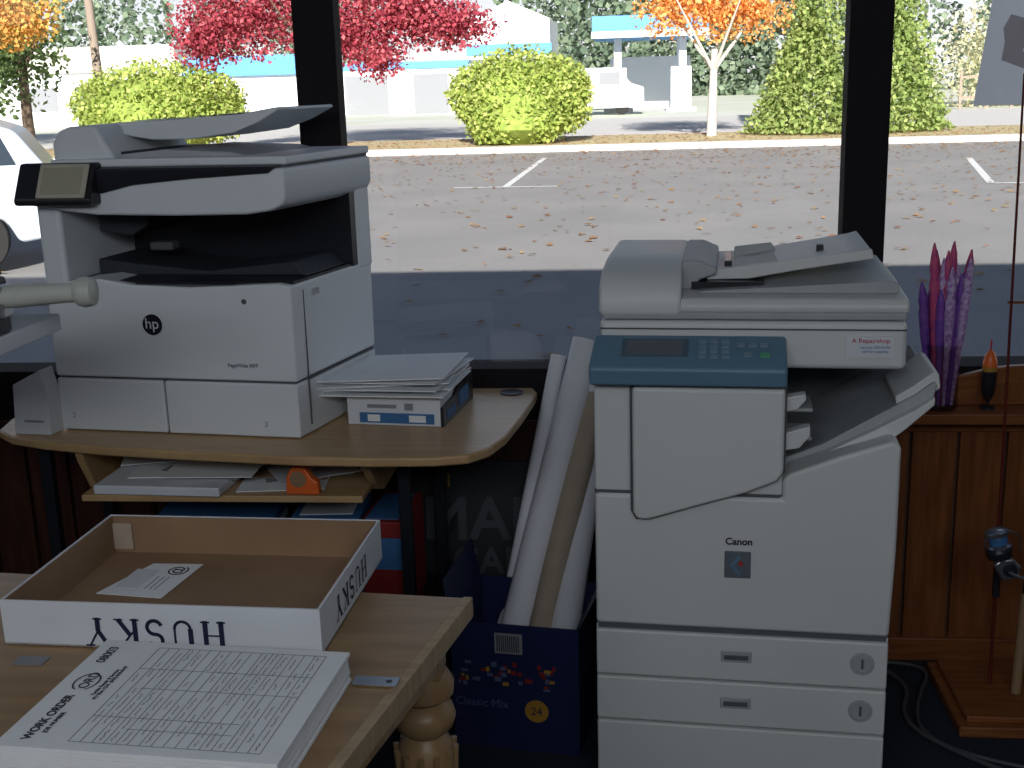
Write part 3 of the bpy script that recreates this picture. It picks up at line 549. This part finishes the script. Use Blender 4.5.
g=empty('car',(-5.22,10.5,G+.008),24); g.scale=(.95,.95,.88)
prof=[(0,.45),(-.04,.75),(-.02,1.02),(-.28,1.42),(-.55,1.52),(-1.4,1.57),(-2.3,1.50),(-3.0,1.05),(-4.1,.92),(-4.4,.7),(-4.42,.35),(-3.95,.28),(-3.85,.5),(-3.55,.66),(-3.25,.5),(-3.15,.28),(-1.20,.28),(-1.10,.5),(-.78,.68),(-.45,.5),(-.35,.28),(-.02,.33)]
prism('body',prof,'y',0,1.75,M['carp'],g,.06)
prism('side_glass',[(-.30,1.08),(-.42,1.38),(-1.35,1.46),(-2.2,1.40),(-2.8,1.06)],'y',-.012,.0,M['carg'],g,.01)
boxes('pillars',[(-.74,-.66,-.02,0,1.05,1.45),(-1.95,-1.88,-.02,0,1.05,1.45)],M['carp'],g)
prism('tail_lamp',[(.01,.85),(-.01,1.02),(-.10,1.04),(-.08,.86)],'y',-.015,.02,M['tail'],g,.01)
boxes('rub_strip',[(-3.1,-1.25,-.02,0,.50,.58)],M['gink'],g); boxes('door_seams',[(-1.16,-1.15,-.004,0,.4,1.08),(-2.2,-2.19,-.004,0,.4,1.08)],M['seam'],g)
boxes('rack',[(-2.0,-.6,.15,.18,1.60,1.63),(-.7,-.65,.15,.18,1.5,1.61),(-1.9,-1.85,.15,.18,1.5,1.61)],M['blk'],g)
for k,x in enumerate((-.78,-3.55)):
    lathe('wheel_%d'%k,[(.2,0),(.33,0),(.34,.02),(.34,.2),(.2,.22)],M['tire'],g,(x,-.03,.34),(R(-90),0,0)); lathe('hub_%d'%k,[(.20,0),(.19,.01),(.05,.03),(.04,.0)],M['metal'],g,(x,-.035,.34),(R(-90),0,0))

# ================= LIGHT =================
wd=bpy.data.worlds.new('World'); S.world=wd; wd.use_nodes=True; nt=wd.node_tree; bg=nt.nodes['Background']
tc=nt.nodes.new('ShaderNodeTexCoord'); sp=nt.nodes.new('ShaderNodeSeparateXYZ'); rp=nt.nodes.new('ShaderNodeValToRGB')
rp.color_ramp.elements[0].position=0.0; rp.color_ramp.elements[0].color=(1.0,1.0,1.0,1); rp.color_ramp.elements[1].position=.60; rp.color_ramp.elements[1].color=(.06,.095,.17,1)
e2=rp.color_ramp.elements.new(.18); e2.color=(.46,.55,.68,1)
nt.links.new(tc.outputs['Generated'],sp.inputs[0]); nt.links.new(sp.outputs['Z'],rp.inputs[0]); nt.links.new(rp.outputs[0],bg.inputs[0]); bg.inputs[1].default_value=1.2
sn=bpy.data.lights.new('sun','SUN'); sn.energy=10; sn.angle=R(.6); sn.color=(1,.96,.90)
so=link(bpy.data.objects.new('sun',sn)); dirv=Vector((-.05,1,-math.tan(R(22.2)))); so.rotation_euler=dirv.to_track_quat('-Z','Y').to_euler()
def area(name,loc,target,sx,sy,p,col):
    l=bpy.data.lights.new(name,'AREA'); l.shape='RECTANGLE'; l.size=sx; l.size_y=sy; l.energy=p; l.color=col
    o=link(bpy.data.objects.new(name,l)); o.location=loc; o.rotation_euler=(Vector(target)-Vector(loc)).to_track_quat('-Z','Y').to_euler()
area('room_fill',(-.1,-1.3,2.5),(-.5,2.4,1.0),3.2,.9,58,(.87,.93,1))  # added fill behind the camera, stands in for daylight from other windows
area('room_fill.001',(-3.2,.6,2.4),(-.8,2.3,.8),1.2,1.2,4,(.9,.94,1))  # weak second fill, added, no fixture modelled

# ================= CAMERA =================
pitch=math.atan(.25); roll=.03; yaw=R(6)
cd=bpy.data.cameras.new('camera'); cam=link(bpy.data.objects.new('camera',cd)); cd.sensor_width=36; cd.lens=1200/1024*36; cd.clip_end=600; cd.clip_start=.05
Fv=Vector((0,math.cos(pitch),-math.sin(pitch))); U=Vector((0,math.sin(pitch),math.cos(pitch))); Rt=Vector((1,0,0))
r2=(Rt-U*roll).normalized(); u2=(U+Rt*roll).normalized()
Mx=Matrix.Rotation(yaw,3,'Z')@Matrix((r2,u2,-Fv)).transposed()
cam.matrix_world=Matrix.Translation((0,0,1.51))@Mx.to_4x4()
S.camera=cam
